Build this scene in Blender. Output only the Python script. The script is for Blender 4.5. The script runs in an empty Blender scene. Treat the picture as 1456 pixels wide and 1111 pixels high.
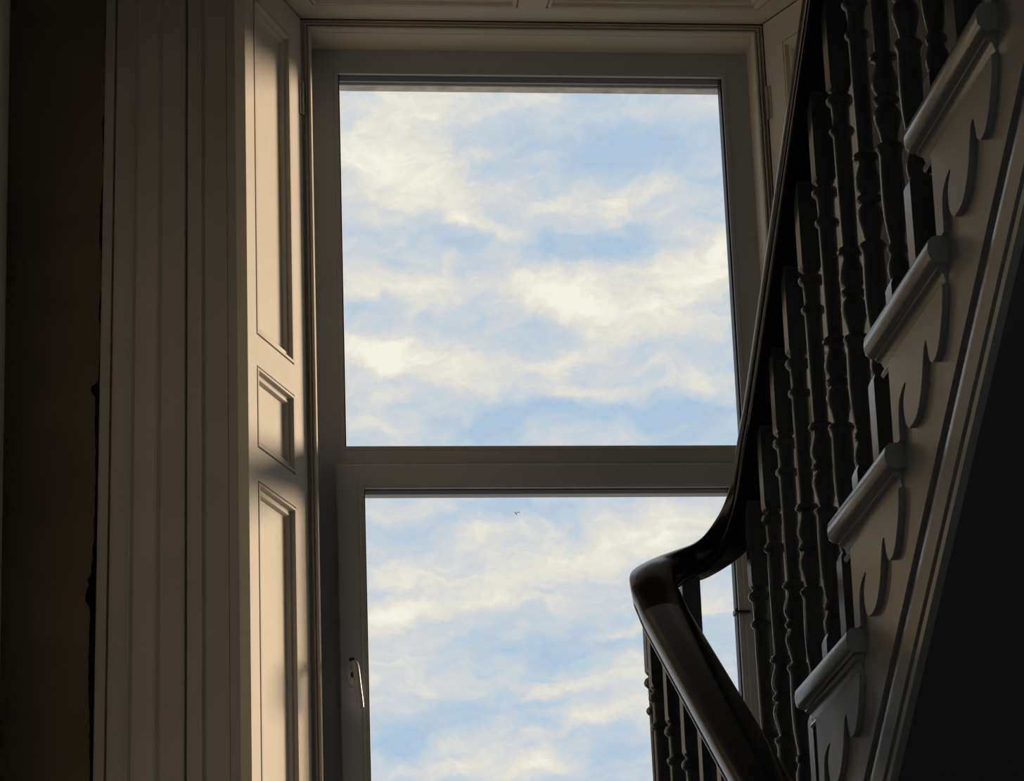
import bpy, bmesh, math, random
from mathutils import Vector, Matrix
random.seed(7)
S = bpy.context.scene
COL = S.collection
EYE = 1.57            # camera height above the hall floor; all heights below are measured from the eye
R = math.radians

# ------------------------------------------------------------------ camera
cd = bpy.data.cameras.new('camera')
cam = bpy.data.objects.new('camera', cd)
COL.objects.link(cam)
cd.sensor_width = 36.0
cd.lens = 4480.0 / 1456.0 * 36.0
cd.clip_start = 0.05
cd.clip_end = 2000
right = Vector((0.99384, -0.10523, -0.03484))
down = Vector((-0.00058, 0.30936, -0.95094))
fwd = Vector((0.11085, 0.9451, 0.30739))
cam.matrix_world = Matrix(((right.x, -down.x, -fwd.x, 0), (right.y, -down.y, -fwd.y, 0),
                           (right.z, -down.z, -fwd.z, EYE), (0, 0, 0, 1)))
S.camera = cam

# ------------------------------------------------------------------ view
S.view_settings.view_transform = 'Standard'
S.view_settings.look = 'None'
S.view_settings.gamma = 1.0
S.view_settings.use_curve_mapping = False
S.view_settings.exposure = 0.0

# ------------------------------------------------------------------ sun (low evening sun, softened by thin cloud)
sl = bpy.data.lights.new('sun', 'SUN')
sl.energy = 6.2
sl.angle = R(12.5)
sl.color = (1.0, 0.76, 0.49)
sun = bpy.data.objects.new('sun', sl)
COL.objects.link(sun)
to_sun = Vector((1.0, 0.98, 0.295)).normalized()
sun.rotation_euler = to_sun.to_track_quat('Z', 'Y').to_euler()
sun.location = (6, 12, 5)

# ------------------------------------------------------------------ sky: evening cirrus on pale blue
W = bpy.data.worlds.new('sky')
S.world = W
W.use_nodes = True
nt = W.node_tree
nt.nodes.clear()
def wn(t, **k):
    n = nt.nodes.new(t)
    for a, b in k.items():
        setattr(n, a, b)
    return n
def wm(op, a, b=None, c=None, clamp=False):
    n = wn('ShaderNodeMath', operation=op, use_clamp=clamp)
    for i, x in enumerate((a, b, c)):
        if x is None:
            continue
        if isinstance(x, (int, float)):
            n.inputs[i].default_value = x
        else:
            nt.links.new(x, n.inputs[i])
    return n.outputs[0]
tc = wn('ShaderNodeTexCoord')
sep = wn('ShaderNodeSeparateXYZ')
nt.links.new(tc.outputs['Generated'], sep.inputs[0])
azi = wm('MULTIPLY', wm('ARCTAN2', sep.outputs[0], sep.outputs[1]), 57.29578)
ele = wm('MULTIPLY', wm('ARCSINE', sep.outputs[2]), 57.29578)
cmb = wn('ShaderNodeCombineXYZ')
nt.links.new(azi, cmb.inputs[0])
nt.links.new(ele, cmb.inputs[1])
def noise(vec, scale, detail, rough, dist=0.0, rot=0.0, sc=(1, 1, 1), loc=(0, 0, 0)):
    mp = wn('ShaderNodeMapping')
    mp.inputs['Rotation'].default_value = (0, 0, R(rot))
    mp.inputs['Scale'].default_value = sc
    mp.inputs['Location'].default_value = loc
    nt.links.new(vec, mp.inputs[0])
    n = wn('ShaderNodeTexNoise')
    n.inputs['Scale'].default_value = scale
    n.inputs['Detail'].default_value = detail
    n.inputs['Roughness'].default_value = rough
    n.inputs['Distortion'].default_value = dist
    nt.links.new(mp.outputs[0], n.inputs['Vector'])
    return n
warp = noise(cmb.outputs[0], 1.0, 4, 0.6)
wv = wn('ShaderNodeVectorMath', operation='SUBTRACT')
nt.links.new(warp.outputs['Color'], wv.inputs[0])
wv.inputs[1].default_value = (0.5, 0.5, 0.5)
wv2 = wn('ShaderNodeVectorMath', operation='MULTIPLY_ADD')
nt.links.new(wv.outputs[0], wv2.inputs[0])
wv2.inputs[1].default_value = (1.1, 0.8, 0)
nt.links.new(cmb.outputs[0], wv2.inputs[2])
coord = wv2.outputs[0]
# cloud banks and clear gaps: (azimuth, elevation, half width, half height, tilt, density), degrees
BANKS = [(4.27, 22.12, 1.04, 1.21, -20, 0.75), (5.13, 23.25, 1.81, 0.36, -4, 0.55), (5.63, 21.58, 0.96, 0.45, -30, 0.5),
 (6.29, 20.86, 0.96, 0.18, -22, 0.45), (8.69, 21.11, 0.58, 0.31, -15, 0.75), (7.39, 21.08, 0.62, 0.23, 10, 0.5),
 (9.6, 21.43, 0.55, 0.26, 0, 0.2), (10.12, 19.8, 0.82, 0.61, 20, 0.8), (10.89, 20.21, 0.55, 0.51, 0, 0.6),
 (7.33, 19.61, 0.95, 0.45, -25, 0.65), (8.8, 19.17, 1.49, 0.38, -10, 0.6), (5.02, 19.81, 0.95, 0.41, 0, 0.6),
 (3.81, 19.97, 0.54, 0.32, 0, 0.6), (8.28, 19.7, 1.09, 0.38, -5, 0.4), (4.05, 18.69, 0.81, 0.33, -25, 0.85),
 (5.52, 18.39, 1.35, 0.31, -8, 0.6), (7.54, 18.35, 0.81, 0.2, 8, 0.6), (8.06, 17.79, 1.88, 0.33, 0, 0.35),
 (4.16, 17.85, 0.81, 0.2, -10, 0.3), (4.02, 17.41, 0.6, 0.18, -25, 0.5), (10.22, 18.01, 0.4, 0.23, -10, 0.4),
 (9.23, 22.21, 1.52, 0.51, 0, -0.65), (4.1, 20.85, 0.82, 0.2, -15, -0.5), (5.46, 20.76, 0.82, 0.2, -15, -0.3),
 (8.73, 20.45, 1.23, 0.28, 5, -0.55), (4.49, 20.27, 0.41, 0.18, -20, -0.4), (7.1, 17.45, 2.28, 0.26, -2, -0.45),
 (9.64, 17.34, 1.21, 0.38, 0, -0.5), (6.5, 15.72, 1.46, 0.2, 0, -0.3), (9.53, 15.3, 1.46, 0.41, 6, 0.75),
 (7.39, 14.75, 1.45, 0.41, 10, 0.65), (4.61, 14.59, 0.92, 0.36, 0, 0.65), (4.33, 13.96, 0.79, 0.28, 0, 0.65),
 (5.65, 14.05, 1.32, 0.2, 5, 0.4), (5.95, 15.31, 0.53, 0.31, 0, 0.45), (5.18, 15.85, 0.8, 0.18, 0, 0.2),
 (7.45, 13.16, 2.1, 0.26, 5, -0.45), (8.38, 13.37, 0.79, 0.12, 12, 0.6), (9.57, 13.64, 0.66, 0.15, 12, 0.5),
 (4.56, 12.68, 1.05, 0.38, 0, 0.5), (8.74, 12.72, 0.92, 0.23, 12, 0.5), (7.16, 12.41, 0.79, 0.12, 14, 0.45),
 (4.27, 11.55, 0.65, 0.32, 0, -0.5), (5.85, 12.13, 1.44, 0.18, 8, -0.35), (5.31, 11.54, 0.78, 0.15, 10, 0.45),
 (6.85, 11.09, 1.17, 0.2, 4, 0.75), (8.06, 11.99, 0.92, 0.18, 8, 0.5), (9.49, 11.99, 0.65, 0.26, 10, 0.5),
 (5.04, 11.21, 1.04, 0.18, 6, 0.5), (8.41, 11.28, 1.17, 0.18, 6, -0.3)]
acc = None
for a, e, sa, se, t, s in BANKS:
    mp = wn('ShaderNodeMapping', vector_type='TEXTURE')
    mp.inputs['Location'].default_value = (a, e, 0)
    mp.inputs['Rotation'].default_value = (0, 0, R(t))
    mp.inputs['Scale'].default_value = (sa, se, 1)
    nt.links.new(coord, mp.inputs[0])
    dt = wn('ShaderNodeVectorMath', operation='DOT_PRODUCT')
    nt.links.new(mp.outputs[0], dt.inputs[0])
    nt.links.new(mp.outputs[0], dt.inputs[1])
    g = wm('POWER', 0.3679, dt.outputs['Value'])
    acc = wm('MULTIPLY', g, s) if acc is None else wm('MULTIPLY_ADD', g, s, acc)
big = noise(coord, 0.55, 7, 0.62, 0.3, 12, (0.8, 1.5, 1), (3.1, 0.4, 0))
fine = noise(coord, 1.6, 6, 0.62, 0.6, -14, (0.7, 1.6, 1), (1.7, 5.2, 0))
base = wm('MULTIPLY_ADD', wm('SUBTRACT', big.outputs['Fac'], 0.5), 0.85, 0.345)
fin = wm('MULTIPLY', wm('SUBTRACT', fine.outputs['Fac'], 0.5), 0.9)
dens = wm('ADD', wm('MULTIPLY_ADD', acc, 0.62, base), fin)
ramp = wn('ShaderNodeValToRGB')
el = ramp.color_ramp.elements
el[0].position = 0.02
el[0].color = (0.455, 0.61, 0.785, 1)
el[1].position = 0.92
el[1].color = (1.0, 0.965, 0.845, 1)
for p, c in ((0.26, (0.57, 0.675, 0.775, 1)), (0.44, (0.69, 0.72, 0.755, 1)), (0.66, (0.85, 0.825, 0.745, 1))):
    n_ = el.new(p)
    n_.color = c
nt.links.new(dens, ramp.inputs[0])
hor = wm('MULTIPLY', wm('ADD', ele, 1.5), 0.4, clamp=True)
mix = wn('ShaderNodeMix', data_type='RGBA')
nt.links.new(hor, mix.inputs[0])
mix.inputs[6].default_value = (0.30, 0.285, 0.26, 1)
nt.links.new(ramp.outputs[0], mix.inputs[7])
bg = wn('ShaderNodeBackground')
bg.inputs[1].default_value = 1.0
nt.links.new(mix.outputs[2], bg.inputs[0])
wo = wn('ShaderNodeOutputWorld')
nt.links.new(bg.outputs[0], wo.inputs[0])

# ------------------------------------------------------------------ materials
def paint(name, col, rough=0.4, bump=0.15, scale=60, vary=0.08, coat=0.0, metal=0.0, spec=0.5, stretch=(1, 1, 1)):
    m = bpy.data.materials.new(name)
    m.use_nodes = True
    t = m.node_tree
    b = t.nodes['Principled BSDF']
    co = t.nodes.new('ShaderNodeTexCoord')
    mp = t.nodes.new('ShaderNodeMapping')
    mp.inputs['Scale'].default_value = stretch
    t.links.new(co.outputs['Object'], mp.inputs[0])
    n = t.nodes.new('ShaderNodeTexNoise')
    n.inputs['Scale'].default_value = scale * 0.12
    n.inputs['Detail'].default_value = 5
    t.links.new(mp.outputs[0], n.inputs['Vector'])
    r = t.nodes.new('ShaderNodeValToRGB')
    r.color_ramp.elements[0].position = 0.3
    r.color_ramp.elements[1].position = 0.7
    r.color_ramp.elements[0].color = tuple(c * (1 - vary) for c in col) + (1,)
    r.color_ramp.elements[1].color = tuple(min(1, c * (1 + vary)) for c in col) + (1,)
    t.links.new(n.outputs['Fac'], r.inputs[0])
    t.links.new(r.outputs[0], b.inputs['Base Color'])
    b.inputs['Roughness'].default_value = rough
    b.inputs['Metallic'].default_value = metal
    b.inputs['Specular IOR Level'].default_value = spec
    b.inputs['Coat Weight'].default_value = coat
    b.inputs['Coat Roughness'].default_value = 0.16
    n2 = t.nodes.new('ShaderNodeTexNoise')
    n2.inputs['Scale'].default_value = scale
    n2.inputs['Detail'].default_value = 3
    t.links.new(mp.outputs[0], n2.inputs['Vector'])
    bp = t.nodes.new('ShaderNodeBump')
    bp.inputs['Strength'].default_value = bump
    bp.inputs['Distance'].default_value = 0.004
    t.links.new(n2.outputs['Fac'], bp.inputs['Height'])
    t.links.new(bp.outputs[0], b.inputs['Normal'])
    return m
M = {}
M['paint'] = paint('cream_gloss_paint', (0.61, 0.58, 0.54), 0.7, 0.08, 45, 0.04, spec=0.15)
M['casing'] = paint('shaded_cream_paint', (0.385, 0.368, 0.378), 0.5, 0.12, 45, 0.05)  # same cream paint as the shutters, with the casing's shade put into the colour
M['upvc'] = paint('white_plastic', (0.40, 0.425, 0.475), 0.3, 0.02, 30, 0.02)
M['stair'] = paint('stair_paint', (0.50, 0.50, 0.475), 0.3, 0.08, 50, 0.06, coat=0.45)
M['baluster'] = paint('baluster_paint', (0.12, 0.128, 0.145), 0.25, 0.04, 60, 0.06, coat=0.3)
M['rail'] = paint('black_varnish', (0.012, 0.012, 0.017), 0.2, 0.004, 40, 0.3, spec=0.22)
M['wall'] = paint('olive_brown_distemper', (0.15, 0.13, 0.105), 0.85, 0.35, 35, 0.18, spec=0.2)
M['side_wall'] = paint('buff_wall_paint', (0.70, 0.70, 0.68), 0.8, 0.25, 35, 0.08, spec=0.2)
M['void'] = paint('dark_gap', (0.012, 0.010, 0.009), 0.95, 0.3, 30, 0.3, spec=0.1)
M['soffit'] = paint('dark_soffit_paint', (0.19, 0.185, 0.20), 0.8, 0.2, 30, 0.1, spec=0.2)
M['ceiling'] = paint('ceiling_distemper', (0.55, 0.52, 0.46), 0.85, 0.2, 30, 0.05, spec=0.2)
M['floor'] = paint('worn_floorboards', (0.15, 0.135, 0.12), 0.6, 0.2, 30, 0.2, stretch=(1, 6, 1))
M['gasket'] = paint('black_rubber', (0.010, 0.009, 0.012), 0.5, 0.1, 60, 0.2)
M['stone'] = paint('speckled_stone', (0.90, 0.89, 0.87), 0.9, 0.5, 200, 0.3, spec=0.2)
M['metal'] = paint('painted_hinge_metal', (0.36, 0.33, 0.29), 0.4, 0.1, 60, 0.15)
M['iron'] = paint('dark_iron', (0.03, 0.028, 0.028), 0.45, 0.1, 60, 0.2)
M['bird'] = paint('grey_feathers', (0.42, 0.42, 0.44), 0.8, 0.1, 30, 0.1)
def glass():
    m = bpy.data.materials.new('window_glass')
    m.use_nodes = True
    t = m.node_tree
    t.nodes.clear()
    o = t.nodes.new('ShaderNodeOutputMaterial')
    mx = t.nodes.new('ShaderNodeMixShader')
    tr = t.nodes.new('ShaderNodeBsdfTransparent')
    tr.inputs[0].default_value = (0.985, 0.99, 0.985, 1)
    gl = t.nodes.new('ShaderNodeBsdfGlossy')
    gl.inputs['Roughness'].default_value = 0.02
    lw = t.nodes.new('ShaderNodeLayerWeight')
    lw.inputs['Blend'].default_value = 0.5
    p5 = t.nodes.new('ShaderNodeMath')
    p5.operation = 'POWER'
    p5.inputs[1].default_value = 5.0
    t.links.new(lw.outputs['Facing'], p5.inputs[0])
    fr = t.nodes.new('ShaderNodeMath')
    fr.operation = 'MULTIPLY_ADD'
    fr.inputs[1].default_value = 0.95
    fr.inputs[2].default_value = 0.035
    t.links.new(p5.outputs[0], fr.inputs[0])
    co = t.nodes.new('ShaderNodeTexCoord')
    n = t.nodes.new('ShaderNodeTexNoise')
    n.inputs['Scale'].default_value = 1.5
    t.links.new(co.outputs['Object'], n.inputs['Vector'])
    bp = t.nodes.new('ShaderNodeBump')
    bp.inputs['Strength'].default_value = 0.02
    t.links.new(n.outputs['Fac'], bp.inputs['Height'])
    t.links.new(bp.outputs[0], gl.inputs['Normal'])
    t.links.new(fr.outputs[0], mx.inputs[0])
    t.links.new(tr.outputs[0], mx.inputs[1])
    t.links.new(gl.outputs[0], mx.inputs[2])
    t.links.new(mx.outputs[0], o.inputs[0])
    return m
M['glass'] = glass()

# ------------------------------------------------------------------ mesh helpers
class MB:
    def __init__(s):
        s.v = []
        s.f = []
    def add(s, vs, fs):
        o = len(s.v)
        s.v += [tuple(p) for p in vs]
        s.f += [tuple(i + o for i in f) for f in fs]
        return s
    def box(s, x0, x1, y0, y1, z0, z1):
        return s.add([(x0, y0, z0), (x1, y0, z0), (x1, y1, z0), (x0, y1, z0), (x0, y0, z1), (x1, y0, z1), (x1, y1, z1), (x0, y1, z1)],
                     [(0, 3, 2, 1), (4, 5, 6, 7), (0, 1, 5, 4), (1, 2, 6, 5), (2, 3, 7, 6), (3, 0, 4, 7)])
    def prism(s, pts, a, b, axis):
        """polygon pts in the two other axes, extruded from a to b along axis"""
        n = len(pts)
        def P(p, w):
            return {'x': (w, p[0], p[1]), 'y': (p[0], w, p[1]), 'z': (p[0], p[1], w)}[axis]
        vs = [P(p, a) for p in pts] + [P(p, b) for p in pts]
        fs = [tuple(range(n)), tuple(range(2 * n - 1, n - 1, -1))]
        for i in range(n):
            j = (i + 1) % n
            fs.append((j, i, i + n, j + n))
        return s.add(vs, fs)
    def sweep(s, path, prof, closed_prof=True, closed_path=False, frames=None):
        """profile points (side, up) carried along path; frames gives (side, up) vectors per point"""
        n, m = len(prof), len(path)
        vs = []
        for p, (a, b) in zip(path, frames):
            for q in prof:
                vs.append(Vector(p) + a * q[0] + b * q[1])
        fs = []
        for i in range(m if closed_path else m - 1):
            k = (i + 1) % m
            for j in range(n if closed_prof else n - 1):
                l = (j + 1) % n
                fs.append((i * n + j, i * n + l, k * n + l, k * n + j))
        if closed_prof and not closed_path:
            fs.append(tuple(range(n - 1, -1, -1)))
            fs.append(tuple(range((m - 1) * n, m * n)))
        return s.add(vs, fs)
    def build(s, name, mat, parent=None, smooth=30, eye=True, bevel=0.0):
        off = Vector((0, 0, EYE if eye else 0)) - (parent.matrix_world.translation if parent else Vector((0, 0, 0)))
        if parent and parent.get('_org') is not None:
            off = Vector((0, 0, EYE if eye else 0)) - Vector(parent['_org'])
        me = bpy.data.meshes.new(name)
        me.from_pydata([tuple(Vector(p) + off) for p in s.v], [], s.f)
        bm = bmesh.new()
        bm.from_mesh(me)
        bmesh.ops.remove_doubles(bm, verts=bm.verts, dist=1e-6)
        bmesh.ops.recalc_face_normals(bm, faces=bm.faces)
        if bevel:
            ed = [e for e in bm.edges if len(e.link_faces) == 2 and e.calc_face_angle(0) > R(40)]
            bmesh.ops.bevel(bm, geom=ed, offset=bevel, segments=2, affect='EDGES', profile=0.5)
        ng = [f for f in bm.faces if len(f.verts) > 4]
        if ng:
            bmesh.ops.triangulate(bm, faces=ng)
        bm.to_mesh(me)
        bm.free()
        if smooth:
            me.polygons.foreach_set('use_smooth', [True] * len(me.polygons))
            me.set_sharp_from_angle(angle=R(smooth))
        me.materials.append(mat)
        o = bpy.data.objects.new(name, me)
        COL.objects.link(o)
        if parent:
            o.parent = parent
            o['_org'] = tuple(parent['_org'])
        return o
def empty(name, loc):
    o = bpy.data.objects.new(name, None)
    o.empty_display_size = 0.1
    o.location = (loc[0], loc[1], loc[2] + EYE)
    o['_org'] = tuple(o.location)
    COL.objects.link(o)
    return o
ORG = []
def thing(name, label, cat, loc, group=None):
    o = empty(name, loc)
    o['label'] = label
    o['category'] = cat
    if group:
        o['group'] = group
    ORG.append(o)
    return o
def struct(o, label=None):
    o['kind'] = 'structure'
    if label:
        o['label'] = label
    return o
def struct_empty(name, loc, label=None):
    o = empty(name, loc)
    ORG.append(o)
    return struct(o, label)
def catmull(pts, n=6):
    P = [Vector(p) for p in pts]
    P = [P[0] * 2 - P[1]] + P + [P[-1] * 2 - P[-2]]
    out = []
    for i in range(1, len(P) - 2):
        for k in range(n):
            t = k / n
            a, b, c, d = P[i - 1], P[i], P[i + 1], P[i + 2]
            out.append(0.5 * (2 * b + (c - a) * t + (2 * a - 5 * b + 4 * c - d) * t * t + (3 * b - a - 3 * c + d) * t ** 3))
    out.append(P[-2])
    return out

# ------------------------------------------------------------------ key sizes (metres, heights from the eye)
XL, XR = -0.336, 2.12            # side walls of the stairwell
YW = 6.566                       # face of the window wall
FLOOR, CEIL = -EYE, 4.4
LAND = 0.447                     # half landing
RISE, RUN = 0.1675, 0.2886
CX = 0.8915                      # centre of the window
def mir(x):
    return 2 * CX - x

# ------------------------------------------------------------------ shell
struct(MB().box(XL - 0.2, XR + 0.2, -2.2, 7.4, FLOOR - 0.2, FLOOR).build('floor', M['floor']), 'hall floor of worn boards')
struct(MB().box(XL - 0.2, XR + 0.2, -2.2, 7.4, CEIL, CEIL + 0.2).build('ceiling', M['ceiling']))
struct(MB().box(XL - 0.2, XL, -2.0, 7.35, FLOOR, CEIL).build('wall_left', M['side_wall']), 'buff side wall at the far left edge')
struct(MB().box(XR, XR + 0.2, -2.0, 7.35, FLOOR, CEIL).build('wall_right', M['side_wall']))
wn_ = MB()
# wide glazed front entrance behind the camera (left open here: daylight of the street side)
wn_.box(XL, 0.1, -2.2, -2.0, FLOOR, CEIL).box(1.70, XR, -2.2, -2.0, FLOOR, CEIL).box(0.1, 1.70, -2.2, -2.0, 1.9, CEIL)
wn_.box(0.87, 0.93, -2.15, -2.05, FLOOR, 1.9).box(0.1, 1.70, -2.15, -2.05, 0.75, 0.81)
struct(wn_.build('wall_near', M['side_wall']))
struct(MB().box(XL, XR, -2.0, 1.75, 2.3, 2.447).build('floor_upper', M['ceiling']))
# window wall: splayed masonry each side, head and apron
Z0, Z1 = 0.80, 3.174             # opening from sill to soffit
wf = MB()
jl = [(XL, YW + 0.014), (0.15, YW + 0.014), (0.30, 6.93), (0.338, 7.03), (0.338, 7.14), (XL, 7.14)]
wf.prism(jl, FLOOR, CEIL, 'z')
wf.prism([(mir(x), y) if i not in (0, 5) else (XR, y) for i, (x, y) in enumerate(jl)], FLOOR, CEIL, 'z')
wf.box(0.10, mir(0.10), YW + 0.03, 7.14, Z1 + 0.03, CEIL)
wf.box(0.10, mir(0.10), YW + 0.03, 7.14, FLOOR, Z0 - 0.03)
struct(wf.build('wall_far', M['void'], smooth=0), 'masonry of the window wall')
# plaster skin left of the casing, its broken edge leaving a dark gap
edge = []
z = CEIL
while z > FLOOR:
    zz = z
    base_x = -0.131 + 0.011 * (zz - 2.137)
    if zz > 2.78:
        g = 0.001
    elif zz > 2.30:
        g = 0.004 + 0.003 * math.sin(zz * 23)
    elif zz > 2.14:
        g = 0.002
    else:
        g = 0.010 + 0.004 * math.sin(zz * 9.0)
    g += random.uniform(-0.0012, 0.0018)
    if 2.125 < zz < 2.150:
        g = 0.019
    if 1.66 < zz < 1.72:
        g = 0.020 + random.uniform(-0.004, 0.004)
    edge.append((base_x - max(g, 0.0005), zz))
    z -= 0.012
wp = MB().prism([(XL, FLOOR), (XL, CEIL)] + edge, YW - 0.004, YW + 0.014, 'y')
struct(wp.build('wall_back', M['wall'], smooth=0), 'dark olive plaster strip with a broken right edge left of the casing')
rp = MB().box(mir(-0.131), XR, YW - 0.004, YW + 0.014, FLOOR, CEIL)
rp.box(-0.14, mir(-0.14), YW - 0.004, YW + 0.03, 3.44, CEIL)
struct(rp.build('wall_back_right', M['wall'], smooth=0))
ra = MB().box(-0.14, mir(-0.14), YW - 0.004, YW + 0.03, FLOOR, Z0 - 0.03)
struct(ra.build('wall_back_below', M['wall'], smooth=0))
# half landing
ld = MB().box(XL, XR, 4.86, YW - 0.004, LAND - 0.20, LAND)
struct(ld.build('floor_landing', M['floor']), 'half landing under the window')

# ------------------------------------------------------------------ moulded casing round the recess
PROF = [(-0.131, 0), (-0.131, .034), (-0.1285, .036), (-0.110, .036), (-0.1085, .034), (-0.1080, .022), (-0.1050, .022), (-0.1045, .037), (-0.100, .039),
        (-0.072, .039), (-0.068, .041), (-0.066, .0432), (-0.063, .0432), (-0.060, .041), (-0.055, .0375), (-0.018, .039), (-0.0125, .041), (-0.0105, .0432), (-0.0075, .0432),
        (-0.004, .041), (0.002, .0375), (0.050, .037), (0.0530, .035), (0.0540, .022), (0.0570, .022), (0.0580, .033), (0.082, .033), (0.0850, .0355), (0.0890, .0355),
        (0.0930, .031), (0.098, .028), (0.1455, .028), (0.1465, .0255), (0.188, .0255), (0.190, .0235), (0.190, 0)]
def casing(name, flip, label):
    m = MB()
    path, fr = [], []
    for z in (FLOOR, LAND, 1.2, 2.137, 3.0, 3.26, 3.45):
        path.append((0, 0, z))
        lean = 0.011 * (z - 2.137) * (1 if not flip else 0)
        fr.append(lean)
    n = len(PROF)
    vs = []
    for (p, le) in zip(path, fr):
        for (x, d) in PROF:
            w = max(0.0, (0.19 - x) / 0.321)
            xx = x + le * w
            vs.append(((mir(xx) if flip else xx), YW + 0.0 - d + 0.010, p[2]))
    fs = []
    for i in range(len(path) - 1):
        for j in range(n - 1):
            fs.append((i * n + j, i * n + j + 1, (i + 1) * n + j + 1, (i + 1) * n + j))
        fs.append((i * n + n - 1, i * n, (i + 1) * n, (i + 1) * n + n - 1))
    fs += [tuple(range(n)), tuple(range((len(path) - 1) * n, len(path) * n))]
    m.add(vs, fs)
    return struct(m.build(name, M['casing'], smooth=25), label)
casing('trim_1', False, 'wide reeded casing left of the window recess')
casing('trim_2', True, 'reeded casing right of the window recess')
hc = MB()
hp = [(YW - (d - .010), 3.26 + (0.19 - x)) for x, d in PROF]
hc.prism(hp, 0.19, mir(0.19), 'x')
hc.box(-0.131, 0.19, YW - 0.034, YW + 0.01, 3.451, 3.58).box(mir(0.19), mir(-0.131), YW - 0.034, YW + 0.01, 3.451, 3.58)
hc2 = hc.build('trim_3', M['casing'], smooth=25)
struct(hc2, 'head casing over the window recess')

# ------------------------------------------------------------------ panelled joinery (shutters and soffit)
MOULD = [(0.0, 0.0), (0.0006, -0.006), (0.0032, -0.006), (0.0044, 0.0010), (0.0098, 0.0015), (0.0112, -0.0005), (0.0140, -0.0075), (0.0185, -0.0085),
         (0.0205, -0.0078), (0.0245, -0.0075), (0.0260, -0.0090), (0.0295, -0.0155), (0.0380, -0.0165)]
def panelled(root, frame, w, h, panels, mat, thick=0.030):
    """frame(s,t,d) -> point; s across 0..w, t up 0..h, d out of the face"""
    cuts_s = sorted({0, w} | {p[0] for p in panels} | {p[1] for p in panels})
    cuts_t = sorted({0, h} | {p[2] for p in panels} | {p[3] for p in panels})
    fr = MB()
    for i in range(len(cuts_s) - 1):
        for j in range(len(cuts_t) - 1):
            s0, s1, t0, t1 = cuts_s[i], cuts_s[i + 1], cuts_t[j], cuts_t[j + 1]
            inside = any(p[0] <= s0 and s1 <= p[1] and p[2] <= t0 and t1 <= p[3] for p in panels)
            if not inside:
                fr.add([frame(s0, t0, 0), frame(s1, t0, 0), frame(s1, t1, 0), frame(s0, t1, 0)], [(0, 1, 2, 3)])
    for (s0, s1, t0, t1) in panels:
        a = [(s0, t0), (s1, t0), (s1, t1), (s0, t1)]
        vs = [frame(s, t, 0) for s, t in a] + [frame(s, t, -0.02) for s, t in a]
        fr.add(vs, [(k, (k + 1) % 4, (k + 1) % 4 + 4, k + 4) for k in range(4)])
    a = [(0, 0), (w, 0), (w, h), (0, h)]
    fr.add([frame(s, t, 0) for s, t in a] + [frame(s, t, -thick) for s, t in a],
           [(k, (k + 1) % 4, (k + 1) % 4 + 4, k + 4) for k in range(4)] + [(7, 6, 5, 4)])
    fr.build('frame', mat, root, smooth=0)
    for (s0, s1, t0, t1) in panels:
        e = 0.036
        pm = MB()
        a = [(s0 + e, t0 + e), (s1 - e, t0 + e), (s1 - e, t1 - e), (s0 + e, t1 - e)]
        pm.add([frame(s, t, -0.0160) for s, t in a] + [frame(s, t, -0.026) for s, t in a],
               [(0, 1, 2, 3), (7, 6, 5, 4)] + [(k, (k + 1) % 4, (k + 1) % 4 + 4, k + 4) for k in range(4)])
        pm.build('panel', mat, root, smooth=0)
        mm = MB()
        vs = []
        n = len(MOULD)
        for (cs, ct) in ((0, 0), (1, 0), (1, 1), (0, 1)):
            for q, d in MOULD:
                s = s0 + q if cs == 0 else s1 - q
                t = t0 + q if ct == 0 else t1 - q
                vs.append(frame(s, t, d))
        fs = []
        for k in range(4):
            l = (k + 1) % 4
            for j in range(n - 1):
                fs.append((k * n + j, k * n + j + 1, l * n + j + 1, l * n + j))
        mm.add(vs, fs)
        mm.build('panel_moulding', mat, root, smooth=25)

SH_Y1, SH_Y0 = 6.879, 6.541
SLEN = (SH_Y1 - SH_Y0) * math.hypot(1, 0.42)
def sh_frame(flip):
    ux, uy = 0.42 / math.hypot(1, 0.42), 1 / math.hypot(1, 0.42)
    nx, ny = uy, -ux
    def f(s, t, d):
        x = 0.332 - 0.42 * (6.88 - SH_Y0) + ux * s + nx * d
        y = SH_Y0 + uy * s + ny * d
        return (mir(x) if flip else x, y, 0.815 + t)
    return f
def sp(y):
    return (y - SH_Y0) * math.hypot(1, 0.42)
HT = 3.170 - 0.815
PAN = [(sp(6.590), sp(6.809), 2.275 - .815, 3.094 - .815), (sp(6.590), sp(6.809), 2.014 - .815, 2.2035 - .815), (sp(6.590), sp(6.809), 0.06, 1.939 - .815)]
for flip, nm, lb in ((False, 'window_shutter', 'cream panelled shutter left of the window, caught by warm evening sun'),
                     (True, 'window_shutter', 'shaded panelled shutter right of the window, mostly behind the banister')):
    px = 0.26 if not flip else mir(0.26)
    t = thing(nm, lb, 'shutter', (px, 6.72, 0.815))
    fn = sh_frame(flip)
    panelled(t, fn, SLEN, HT, PAN, M['paint'])
    for zc in (2.962, 1.02):
        hb = MB()
        c = fn(SLEN - 0.004, 0, 0.002)
        n = 10
        for (za, zb) in ((zc - .042, zc - .015), (zc - .014, zc + .014), (zc + .015, zc + .042)):
            ring = [(c[0] + 0.0055 * math.cos(2 * math.pi * k / n), c[1] + 0.0055 * math.sin(2 * math.pi * k / n)) for k in range(n)]
            hb.prism(ring, za, zb, 'z')
        hb.prism([fn(SLEN - 0.016, 0, 0.0)[:2], fn(SLEN - 0.002, 0, 0.0)[:2], fn(SLEN - 0.002, 0, 0.0025)[:2], fn(SLEN - 0.016, 0, 0.0025)[:2]], zc - .042, zc + .042, 'z')
        hb.build('hinge', M['metal'], t, smooth=40)
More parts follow.
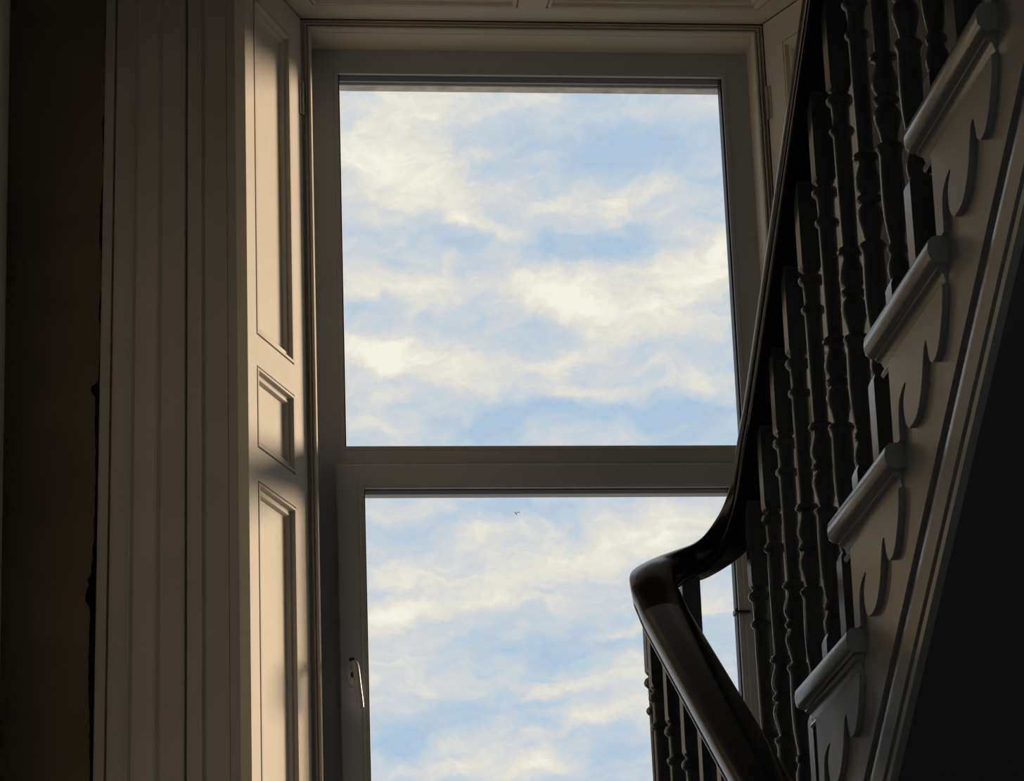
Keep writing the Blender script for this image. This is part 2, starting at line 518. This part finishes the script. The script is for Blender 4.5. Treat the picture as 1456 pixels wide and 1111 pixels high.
# soffit: two panels
sf = struct_empty('trim_4', (CX, 6.72, 3.174), 'panelled soffit over the window recess')
def sof(s, t, d):
    # s along x at the window side, t towards the room: widens with the splay
    y = 6.886 - t
    xa = 0.332 - 0.42 * t * 0.985
    xb = mir(xa)
    return (xa + (xb - xa) * s / 1.119, y, 3.174 - d)
panelled(sf, sof, 1.119, 0.350, [(0.055, 0.5165, 0.076, 0.290), (0.5800, 1.064, 0.076, 0.290)], M['paint'])

# ------------------------------------------------------------------ staff bead and lining between shutters and window
lin = MB()
XB0, XB1 = 0.3318, mir(0.3318)
lin.box(0.338, 0.352, 6.905, 7.03, 0.80, 3.165).box(mir(0.352), mir(0.338), 6.905, 7.03, 0.80, 3.165).box(0.338, mir(0.338), 6.905, 7.03, 3.1465, 3.174)
struct(lin.build('trim_5', M['paint'], smooth=0), 'plain lining boards inside the staff bead')
bead = MB()
BP = [(0.0, 0.0), (0.0, 0.013), (0.0048, 0.013), (0.0056, 0.0100), (0.0080, 0.0125), (0.0110, 0.0175), (0.0130, 0.0165), (0.0138, 0.008), (0.0150, 0.008), (0.0160, 0.0135), (0.0185, 0.0175), (0.0220, 0.0175), (0.0255, 0.0120), (0.0262, 0.0)]
def ringsweep(m, x0, x1, z0, z1, y, prof, top=True):
    """profile (inwards, towards the room) mitred round left side, head and right side"""
    n = len(prof)
    vs = []
    cor = [(0, 0), (0, 1), (1, 1), (1, 0)]
    for cs, ct in cor:
        for q, d in prof:
            vs.append((x0 + q if cs == 0 else x1 - q, y - d, z0 if ct == 0 else z1 - q))
    fs = []
    for k in range(3):
        for j in range(n):
            l = (j + 1) % n
            fs.append((k * n + j, k * n + l, (k + 1) * n + l, (k + 1) * n + j))
    fs += [tuple(range(n)), tuple(range(3 * n, 4 * n))]
    m.add(vs, fs)
ringsweep(bead, XB0, XB1, 0.80, 3.1735, 6.9045, BP)
struct(bead.build('trim_6', M['paint'], smooth=40), 'moulded staff bead round the window')
sill = MB().box(XL + 0.47, mir(XL + 0.47), 6.50, 7.0, 0.77, 0.80)
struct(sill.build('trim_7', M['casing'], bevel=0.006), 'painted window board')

# ------------------------------------------------------------------ window
win = struct_empty('window_1', (CX, 7.03, 0.80), 'white plastic window, fixed light over an opening sash')
def rect_ring(m, x0, x1, z0, z1, prof):
    """closed mitred frame; profile (inwards, y)"""
    n = len(prof)
    vs = []
    for cs, ct in ((0, 0), (1, 0), (1, 1), (0, 1)):
        for q, y in prof:
            vs.append((x0 + q if cs == 0 else x1 - q, y, z0 + q if ct == 0 else z1 - q))
    fs = []
    for k in range(4):
        l = (k + 1) % 4
        for j in range(n):
            i = (j + 1) % n
            fs.append((k * n + j, k * n + i, l * n + i, l * n + j))
    m.add(vs, fs)
FX0, FX1, FZ1 = 0.345, 1.440, 3.160
fr = MB()
rect_ring(fr, FX0, FX1, 0.80, FZ1, [(0, 7.0), (0.0705, 7.0), (0.0712, 7.003), (0.0712, 7.068), (0, 7.068)])
fr.build('frame', M['upvc'], win, smooth=0, bevel=0.0012)
UB = (0.4160, 1.3772, 2.1306, 3.0946)
tr = MB().box(FX0 + 0.0713, FX1 - 0.0633, 7.0, 7.068, 2.034, 2.1306)
tr.build('transom', M['upvc'], win, smooth=0, bevel=0.0012)
fr2 = MB().box(1.3772, 1.3693, 7.0005, 7.068, 2.1307, 3.089)
gb = MB()
rect_ring(gb, UB[0], UB[1], UB[2], UB[3], [(-0.001, 7.002), (0.0010, 6.999), (0.0025, 6.9992), (0.0103, 7.0010), (0.0105, 7.0012), (0.0105, 7.05), (-0.001, 7.05)])
gb.build('glazing_bead', M['upvc'], win, smooth=35)
gk = MB()
rect_ring(gk, UB[0] + 0.0105, UB[1] - 0.0105, UB[2] + 0.0078, UB[3] - 0.0075, [(-0.002, 7.012), (0.0035, 7.013), (0.0040, 7.016), (0.0040, 7.046), (-0.002, 7.046)])
gk.build('gasket', M['gasket'], win, smooth=0)
MB().box(UB[0] + 0.006, UB[1] - 0.006, 7.032, 7.036, UB[2] + 0.004, UB[3] - 0.004).build('pane', M['glass'], win, smooth=0)
# opening sash
SX0, SX1, SZ0, SZ1 = 0.4035, 1.392, 0.862, 2.0925
LG = (0.4580, 1.3385, 0.925, 2.045)
sash = MB()
rect_ring(sash, SX0, SX1, SZ0, SZ1, [(0, 6.986), (0.003, 6.983), (0.0470, 6.983), (0.0545, 6.986), (0.0545, 7.06), (0, 7.06)])
sash_o = sash.build('sash', M['upvc'], win, smooth=0)
sb = MB()
rect_ring(sb, LG[0], LG[1], LG[2], LG[3], [(-0.004, 6.986), (0.0005, 6.984), (0.0020, 6.9845), (0.0093, 6.9862), (0.0095, 6.9864), (0.0095, 7.04), (-0.004, 7.04)])
sb.build('glazing_bead', M['upvc'], sash_o, smooth=35)
sg = MB()
rect_ring(sg, LG[0] + 0.0095, LG[1] - 0.0095, LG[2] + 0.0095, LG[3] - 0.0085, [(-0.002, 6.999), (0.0028, 7.000), (0.0033, 7.003), (0.0033, 7.034), (-0.002, 7.034)])
sg.build('gasket', M['gasket'], sash_o, smooth=0)
MB().box(LG[0] + 0.006, LG[1] - 0.006, 7.022, 7.026, LG[2] + 0.006, LG[3] - 0.006).build('pane', M['glass'], sash_o, smooth=0)
# handle on the left stile: rose, neck and drooping lever
hn = MB()
def oval(cx, cz, rx, rz, n=16):
    return [(cx + rx * math.cos(2 * math.pi * k / n), cz + rz * math.sin(2 * math.pi * k / n)) for k in range(n)]
hn.prism(oval(0.4305, 1.600, 0.0125, 0.034), 6.975, 6.984, 'y')
hn.prism(oval(0.4330, 1.611, 0.0085, 0.0085), 6.945, 6.976, 'y')
pth = catmull([(0.4325, 6.946, 1.612), (0.4350, 6.934, 1.607), (0.4375, 6.930, 1.588), (0.4405, 6.931, 1.557), (0.4435, 6.933, 1.530), (0.4455, 6.935, 1.508)], 5)
frm = []
for i, p in enumerate(pth):
    t_ = (pth[min(i + 1, len(pth) - 1)] - pth[max(i - 1, 0)]).normalized()
    a = Vector((1, 0, 0.12)).cross(t_).normalized()
    frm.append((t_.cross(a).normalized(), a))
hn.sweep(pth, [(0.0080 * math.cos(k * math.pi / 6), 0.0075 * math.sin(k * math.pi / 6)) for k in range(12)], frames=frm)
hn.build('handle', M['upvc'], sash_o, smooth=40)
kh = MB().prism(oval(0.4305, 1.627, 0.0068, 0.0052), 6.9735, 6.976, 'y')  # black patches put the shadow and cavity of the handle base into colour
kh.prism([(0.4275, 1.586), (0.4345, 1.586), (0.4345, 1.598), (0.4275, 1.598)], 6.9735, 6.976, 'y')
kh.build('handle_shade', M['gasket'], sash_o, smooth=0)['label'] = 'black patches painted for the shadow and cavity at the handle base'
stay = MB().box(1.3180, 1.3520, 6.972, 6.984, 1.7290, 1.7345).box(1.3165, 1.3230, 6.968, 7.0, 1.7265, 1.7370)
stay.build('stay', M['iron'], sash_o, smooth=0)['label'] = 'small black stay on the right stile'
# stone lintel and jambs outside
ln = MB().box(0.30, mir(0.30), 7.076, 7.116, 3.0870, 3.30)
o = ln.build('trim_8', M['stone'], smooth=0)
struct(o, 'speckled stone lintel outside above the upper pane')
dr = MB().box(0.346, 1.438, 7.070, 7.0745, 3.0835, 3.20)
struct(dr.build('trim_9', M['upvc'], smooth=0), 'white drip strip outside the window head')

# ------------------------------------------------------------------ upper flight of stairs
NOSE = []
for j in range(-6, 3):           # j = 0 is the fourth visible tread from the top
    NOSE.append((4.3632 + RUN * j, 0.9509 - RISE * j))
st = thing('staircase', 'upper flight rising to the right with scroll brackets under its tread ends', 'staircase', (1.5, 4.9, LAND))
XT = 0.900                       # outer edge of the tread returns
XS = 0.925                       # face of the string
def nose_path(yn, zn, inset, back):
    x0 = XT + inset
    y0 = yn - inset
    r = max(0.004, 0.016 - inset * 0.5)
    pts = [(XR - 0.002, y0, zn)]
    fr = [(Vector((0, 1, 0)), Vector((0, 0, 1)))]
    for k in range(5):
        a = math.pi / 2 * k / 4
        pts.append((x0 + r - r * math.sin(a), y0 - r + r * math.cos(a), zn))
        fr.append((Vector((-math.sin(a), math.cos(a), 0)), Vector((0, 0, 1))))
    pts.append((x0, yn - back, zn))
    fr.append((Vector((-1, 0, 0)), Vector((0, 0, 1))))
    return pts, fr
BULL = [(-0.034, 0.0165), (-0.012, 0.0165), (-0.006, 0.0152), (-0.0015, 0.0105), (0, 0.003), (0, -0.003), (-0.0015, -0.0105), (-0.006, -0.0152), (-0.012, -0.0165), (-0.034, -0.0165)]
SCOT = [(-0.030, 0.0), (-0.002, 0.0), (0.0, -0.002), (0.0, -0.005), (-0.004, -0.006), (-0.008, -0.010), (-0.0105, -0.018), (-0.0105, -0.020), (-0.007, -0.022), (-0.006, -0.026), (-0.009, -0.0295), (-0.030, -0.0295)]
SC = [(-0.068, -0.040), (-0.0665, -0.081), (-0.0645, -0.1515), (-0.0985, -0.1515), (-0.0995, -0.132), (-0.1035, -0.112), (-0.111, -0.1035), (-0.128, -0.0955),
      (-0.146, -0.0915), (-0.1515, -0.0935), (-0.147, -0.0985), (-0.1385, -0.1035), (-0.1315, -0.113), (-0.1300, -0.1285), (-0.1375, -0.1435), (-0.1505, -0.1525),
      (-0.172, -0.1530), (-0.1905, -0.1500), (-0.206, -0.1420), (-0.2195, -0.1305), (-0.231, -0.1160), (-0.241, -0.0985), (-0.250, -0.0835), (-0.2600, -0.0765),
      (-0.2665, -0.0780), (-0.2690, -0.0880), (-0.2720, -0.1010), (-0.2790, -0.1095), (-0.2895, -0.1135), (-0.3040, -0.1120), (-0.3170, -0.1060), (-0.3290, -0.0960),
      (-0.3400, -0.0830), (-0.3500, -0.0690), (-0.3580, -0.0520), (-0.3600, -0.040)]
for i, (yn, zn) in enumerate(NOSE):
    top = zn + 0.0165
    t_ = MB()
    pts, fr = nose_path(yn, zn, 0.0, RUN + 0.085)
    t_.sweep(pts, BULL, frames=fr)
    t_.box(XT + 0.030, XR - 0.002, yn - RUN - 0.055, yn - 0.030, zn - 0.0165, top)
    t_.build('tread', M['stair'], st, smooth=35)
    c_ = MB()
    pts, fr = nose_path(yn, zn - 0.0165, 0.0125, RUN + 0.070)
    c_.sweep(pts, SCOT, frames=fr)
    c_.build('tread_moulding', M['stair'], st, smooth=35)
    MB().box(XS, XR - 0.002, yn - 0.062, yn - 0.044, zn - RISE + 0.0165, zn - 0.0165).build('riser', M['stair'], st, smooth=0)
    b_ = MB().prism([(yn + a, zn + b) for a, b in SC], XS - 0.0075, XS + 0.002, 'x')
    b_.build('tread_bracket', M['stair'], st, smooth=35)
# string board with stepped top
def line_z(y, off):
    y4, z4 = 4.3632, 0.9509
    return z4 - (y - y4) * (RISE / RUN) - off
ya, yb = NOSE[0][0] - RUN, NOSE[-1][0] - 0.062
top_pts = []
for (yn, zn) in NOSE:
    top_pts.append((yn - RUN - 0.062, zn - 0.0168))
    top_pts.append((yn - 0.062, zn - 0.0168))
y_s, y_e = top_pts[0][0], top_pts[-1][0]
y_c = 4.3632 + (0.9509 - 0.355 - LAND) * RUN / RISE      # where the string meets the landing
poly = top_pts + [(y_e, LAND), (y_c, LAND), (y_s, line_z(y_s, 0.355))]
MB().prism(poly, XS, XS + 0.030, 'x').build('string', M['stair'], st, smooth=0)
sm = MB()
SP = [(XS + 0.003, 0.3545), (XS + 0.0065, 0.357), (XS + 0.0072, 0.364), (XS + 0.0062, 0.372), (XS + 0.0015, 0.379), (XS - 0.0005, 0.387), (XS, 0.400), (XS + 0.0005, 0.438),
      (XS + 0.005, 0.4415), (XS + 0.0055, 0.447), (XS + 0.002, 0.450), (XS + 0.002, 0.466), (XS + 0.0055, 0.4665), (XS + 0.012, 0.4665), (XS + 0.012, 0.3545)]
path = [(0, y_s, 0), (0, y_e, 0)]
vs = []
for (_, y, _) in path:
    for (x, off) in SP:
        vs.append((x, y, line_z(y, off)))
n = len(SP)
sm.add(vs, [(j, (j + 1) % n, n + (j + 1) % n, n + j) for j in range(n)] + [tuple(range(n)), tuple(range(n, 2 * n))])
sm.build('string_moulding', M['stair'], st, smooth=30)
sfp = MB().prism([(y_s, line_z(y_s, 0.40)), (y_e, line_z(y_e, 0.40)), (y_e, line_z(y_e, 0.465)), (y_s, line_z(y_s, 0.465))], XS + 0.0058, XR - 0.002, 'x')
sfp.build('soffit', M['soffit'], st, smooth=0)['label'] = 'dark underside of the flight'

# ------------------------------------------------------------------ lower flight (only its rail and balusters show)
s2 = thing('staircase', 'lower flight leading down to the hall, below the frame under the second handrail', 'staircase', (0.25, 1.7, FLOOR))
k = 0
while True:
    yn, zt = 4.842 - RUN * k, LAND - RISE * (k + 1)
    if zt < FLOOR + 0.05:
        break
    b = MB().prism([(yn + 0.02, zt), (yn - RUN + 0.004, zt), (yn - RUN, zt - 0.006), (yn - RUN, zt - 0.026), (yn - RUN + 0.004, zt - 0.032), (yn + 0.02, zt - 0.032)], XL + 0.002, 0.862, 'x')
    b.build('tread', M['stair'], s2, smooth=30)
    MB().box(XL + 0.002, 0.83, yn - RUN + 0.044, yn - RUN + 0.062, zt - RISE, zt - 0.032).build('riser', M['stair'], s2, smooth=0)
    k += 1
yb_ = 4.842
MB().prism([(4.86, LAND - 0.2), (4.86, LAND - 0.46), (4.842 - RUN * k, FLOOR), (4.842 - RUN * k + 0.05, FLOOR + 0.10)], 0.80, 0.83, 'x').build('string', M['stair'], s2, smooth=0)

# ------------------------------------------------------------------ banister: one continuous rail with its balusters
bn = thing('banister', 'dark polished handrail over pale turned balusters, turning at the half landing', 'banister', (0.86, 4.94, LAND))
HW = 0.037
RAIL = [(-.018, 0.0), (-.0235, .0004), (-.0280, .0018), (-.0315, .0042), (-.0332, .0070), (-.0336, .0095), (-.0326, .0120), (-.0312, .0140), (-.0312, .0155), (-.0344, .0166),
        (-.0351, .0185), (-.0358, .0225), (-.0365, .0270)]
RAIL += [(-.0371, .0320), (-.0371, .0360), (-.0363, .0398), (-.0346, .0430), (-.0320, .0458), (-.0280, .0482), (-.0225, .0506), (-.0150, .0531), (-.0075, .0548), (0, .0554)]
RAIL = RAIL + [(-x, z) for x, z in RAIL[-2::-1]]
def rail_frames(pts):
    fr = []
    for i, p in enumerate(pts):
        t = (pts[min(i + 1, len(pts) - 1)] - pts[max(i - 1, 0)]).normalized()
        h = Vector((t.x, t.y, 0)).normalized()
        side = Vector((h.y, -h.x, 0))
        up = side.cross(t).normalized()
        if up.z < 0:
            up = -up
        fr.append((side, up))
    return fr
def upX(y):
    return 0.944 + 0.021 * (y - 4.0)
def upZ(y):
    return 1.857 - 0.5620 * (y - 4.006)
def loX(y):
    return 0.779 - 0.004 * (4.85 - y)
def loZ(y):
    return 1.122 + 0.561 * (y - 4.696)
def rail_piece(name, pts):
    m = MB()
    m.sweep(pts, RAIL, frames=rail_frames(pts))
    return m.build(name, M['rail'], bn, smooth=35)
lo = [Vector((loX(y), y, loZ(y))) for y in [1.75 + (4.705 - 1.75) * i / 14 for i in range(15)]]
rail_piece('handrail', lo)
tp = [(loX(4.7065), 4.7065, loZ(4.7065)), (0.7785, 4.755, 1.160), (0.7795, 4.810, 1.1985), (0.791, 4.870, 1.234), (0.820, 4.922, 1.260), (0.858, 4.9420, 1.278), (0.895, 4.9385, 1.292),
      (0.928, 4.925, 1.315), (0.950, 4.900, 1.345), (0.960, 4.868, 1.377), (0.9615, 4.825, 1.407), (upX(4.77), 4.77, 1.438), (upX(4.70), 4.70, upZ(4.70) + 0.001)]
rail_piece('handrail_turn', catmull(tp, 7))
up_ = [Vector((upX(y), y, upZ(y))) for y in [4.6985 - (4.6985 - 1.9) * i / 14 for i in range(15)]]
rail_piece('handrail', up_)
# turned baluster: (height below the top block, radius)
TURN = [(-0.0030, .0142), (-0.0065, .0120), (-0.0085, .0112), (-0.0105, .0125), (-0.0130, .0165), (-0.0175, .0182), (-0.0225, .0178), (-0.0265, .0140), (-0.0285, .0124), (-0.0420, .0120), (-0.0560, .0118),
        (-0.0585, .0130), (-0.0615, .0162), (-0.0650, .0170), (-0.0690, .0158), (-0.0720, .0128), (-0.0740, .0122), (-0.1060, .0121), (-0.1450, .0118), (-0.1800, .0115), (-0.2210, .0110), (-0.2370, .0108),
        (-0.2392, .0150), (-0.2430, .0176), (-0.2470, .0170), (-0.2495, .0128), (-0.2520, .0112), (-0.2580, .0118), (-0.2660, .0142), (-0.2760, .0168), (-0.2840, .0174), (-0.2910, .0158), (-0.2965, .0122),
        (-0.2985, .0122), (-0.3010, .0155), (-0.3045, .0170), (-0.3085, .0155), (-0.3110, .0122), (-0.3135, .0122), (-0.3180, .0152), (-0.3260, .0174), (-0.3330, .0170), (-0.3420, .0148), (-0.3540, .0118), (-0.3630, .0105),
        (-0.3650, .0120), (-0.3675, .0165), (-0.3715, .0180), (-0.3755, .0165), (-0.3780, .0148), (-0.3850, .0142), (-0.4100, .0150), (-0.4400, .0152), (-0.4650, .0143), (-0.4850, .0122), (-0.5010, .0098),
        (-0.5045, .0102), (-0.5070, .0125), (-0.5110, .0132), (-0.5150, .0120), (-0.5180, .0100), (-0.5220, .0108), (-0.5300, .0135), (-0.5370, .0145), (-0.5450, .0140), (-0.5500, .0128), (-0.5560, .0120)]
def baluster(x, y, z_top, z_foot, slope):
    """top block starts under the rail; turning; foot block down to the tread"""
    m = MB()
    h = 0.0150
    zb = z_top - 0.124           # bottom of the top block
    tz = [z_top + 0.006 - slope * dy for dy in (-h, -h, h, h)]
    c = h - 0.0022
    vs = [(-h, -h, tz[0]), (h, -h, tz[1]), (h, h, tz[2]), (-h, h, tz[3]),
          (-h, -h, zb + .003), (h, -h, zb + .003), (h, h, zb + .003), (-h, h, zb + .003),
          (-c, -c, zb - .003), (c, -c, zb - .003), (c, c, zb - .003), (-c, c, zb - .003)]
    q = [(3, 2, 1, 0), (8, 9, 10, 11)]
    for a in (0, 4):
        q += [(a + i, a + (i + 1) % 4, a + 4 + (i + 1) % 4, a + 4 + i) for i in range(4)]
    m.add([(x + a, y + b_, c_) for a, b_, c_ in vs], q)
    n = 16
    vs = []
    for dz, r in [(a_, b2 * 1.06) for a_, b2 in TURN]:
        for k in range(n):
            an = 2 * math.pi * (k + .5) / n
            vs.append((x + r * math.cos(an), y + r * math.sin(an), zb + dz))
    q = []
    for i in range(len(TURN) - 1):
        for k in range(n):
            l = (k + 1) % n
            q.append((i * n + k, i * n + l, (i + 1) * n + l, (i + 1) * n + k))
    q += [tuple(range(n)), tuple(range((len(TURN) - 1) * n, len(TURN) * n))]
    m.add(vs, q)
    h2, zf = 0.0168, zb - 0.5560
    c2 = h2 - 0.004
    vs = [(-c2, -c2, zf + .003), (c2, -c2, zf + .003), (c2, c2, zf + .003), (-c2, c2, zf + .003),
          (-h2, -h2, zf - .007), (h2, -h2, zf - .007), (h2, h2, zf - .007), (-h2, h2, zf - .007),
          (-h2, -h2, z_foot), (h2, -h2, z_foot), (h2, h2, z_foot), (-h2, h2, z_foot)]
    q = [(3, 2, 1, 0), (8, 9, 10, 11)]
    for a in (0, 4):
        q += [(a + i, a + (i + 1) % 4, a + 4 + (i + 1) % 4, a + 4 + i) for i in range(4)]
    m.add([(x + a, y + b_, c_) for a, b_, c_ in vs], q)
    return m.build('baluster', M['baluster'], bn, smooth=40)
def tread_top(y):
    best = LAND
    for yn, zn in NOSE:
        if yn - RUN - 0.02 < y - 0.012 and y + 0.012 < yn + 0.0:
            best = max(best, zn + 0.0165) if best == LAND else best
    for yn, zn in NOSE:
        if yn - RUN <= y < yn:
            best = zn + 0.0165
    return best
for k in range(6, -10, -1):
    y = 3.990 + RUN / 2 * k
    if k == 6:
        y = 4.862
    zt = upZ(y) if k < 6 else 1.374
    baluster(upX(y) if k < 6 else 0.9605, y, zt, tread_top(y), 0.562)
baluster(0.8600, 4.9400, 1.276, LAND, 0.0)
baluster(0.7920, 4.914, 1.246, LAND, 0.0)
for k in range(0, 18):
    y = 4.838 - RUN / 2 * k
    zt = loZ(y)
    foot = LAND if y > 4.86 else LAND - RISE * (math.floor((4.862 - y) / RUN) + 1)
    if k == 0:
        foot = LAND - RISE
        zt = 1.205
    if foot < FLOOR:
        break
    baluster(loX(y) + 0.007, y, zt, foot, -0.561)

# ------------------------------------------------------------------ bird far off over the town
bd = MB()
C = Vector((0.11731 * 150, 150, 0.2822 * 150))
bp = [(-0.16, 0), (-0.08, .035), (0.02, .05), (0.12, .035), (0.2, 0.0)]
path = [Vector((C.x + a * 0.3, C.y + a, C.z)) for a, _ in bp]
vs, q = [], []
for p, (_, r) in zip(path, bp):
    for k in range(6):
        vs.append((p.x + max(r, .004) * math.cos(k * math.pi / 3), p.y, p.z + max(r, .004) * math.sin(k * math.pi / 3)))
for i in range(4):
    for k in range(6):
        q.append((i * 6 + k, i * 6 + (k + 1) % 6, (i + 1) * 6 + (k + 1) % 6, (i + 1) * 6 + k))
bd.add(vs, q)
for s_, dx, dz in ((-1, 0.17, -0.10), (1, 0.20, 0.02)):
    p0, p1, p2 = (C.x, C.y - .06, C.z + .02), (C.x + s_ * dx * .55, C.y - .02, C.z + .10 + dz * .2), (C.x + s_ * dx, C.y + .04, C.z + dz)
    w = .07
    vs = []
    for p, ww in ((p0, w), (p1, w * .9), (p2, w * .15)):
        vs += [(p[0], p[1] - ww, p[2] + .006), (p[0], p[1] + ww, p[2] + .006), (p[0], p[1] + ww, p[2] - .012), (p[0], p[1] - ww, p[2] - .012)]
    q = [(0, 1, 2, 3), (8, 9, 10, 11)]
    for a in (0, 4):
        q += [(a + i, a + (i + 1) % 4, a + 4 + (i + 1) % 4, a + 4 + i) for i in range(4)]
    bd.add(vs, q)
bo = bd.build('bird', M['bird'], smooth=40)
bo['label'] = 'tiny grey bird flying in the sky behind the lower pane'
bo['category'] = 'bird'

for o in S.objects:
    if '_org' in o:
        del o['_org']
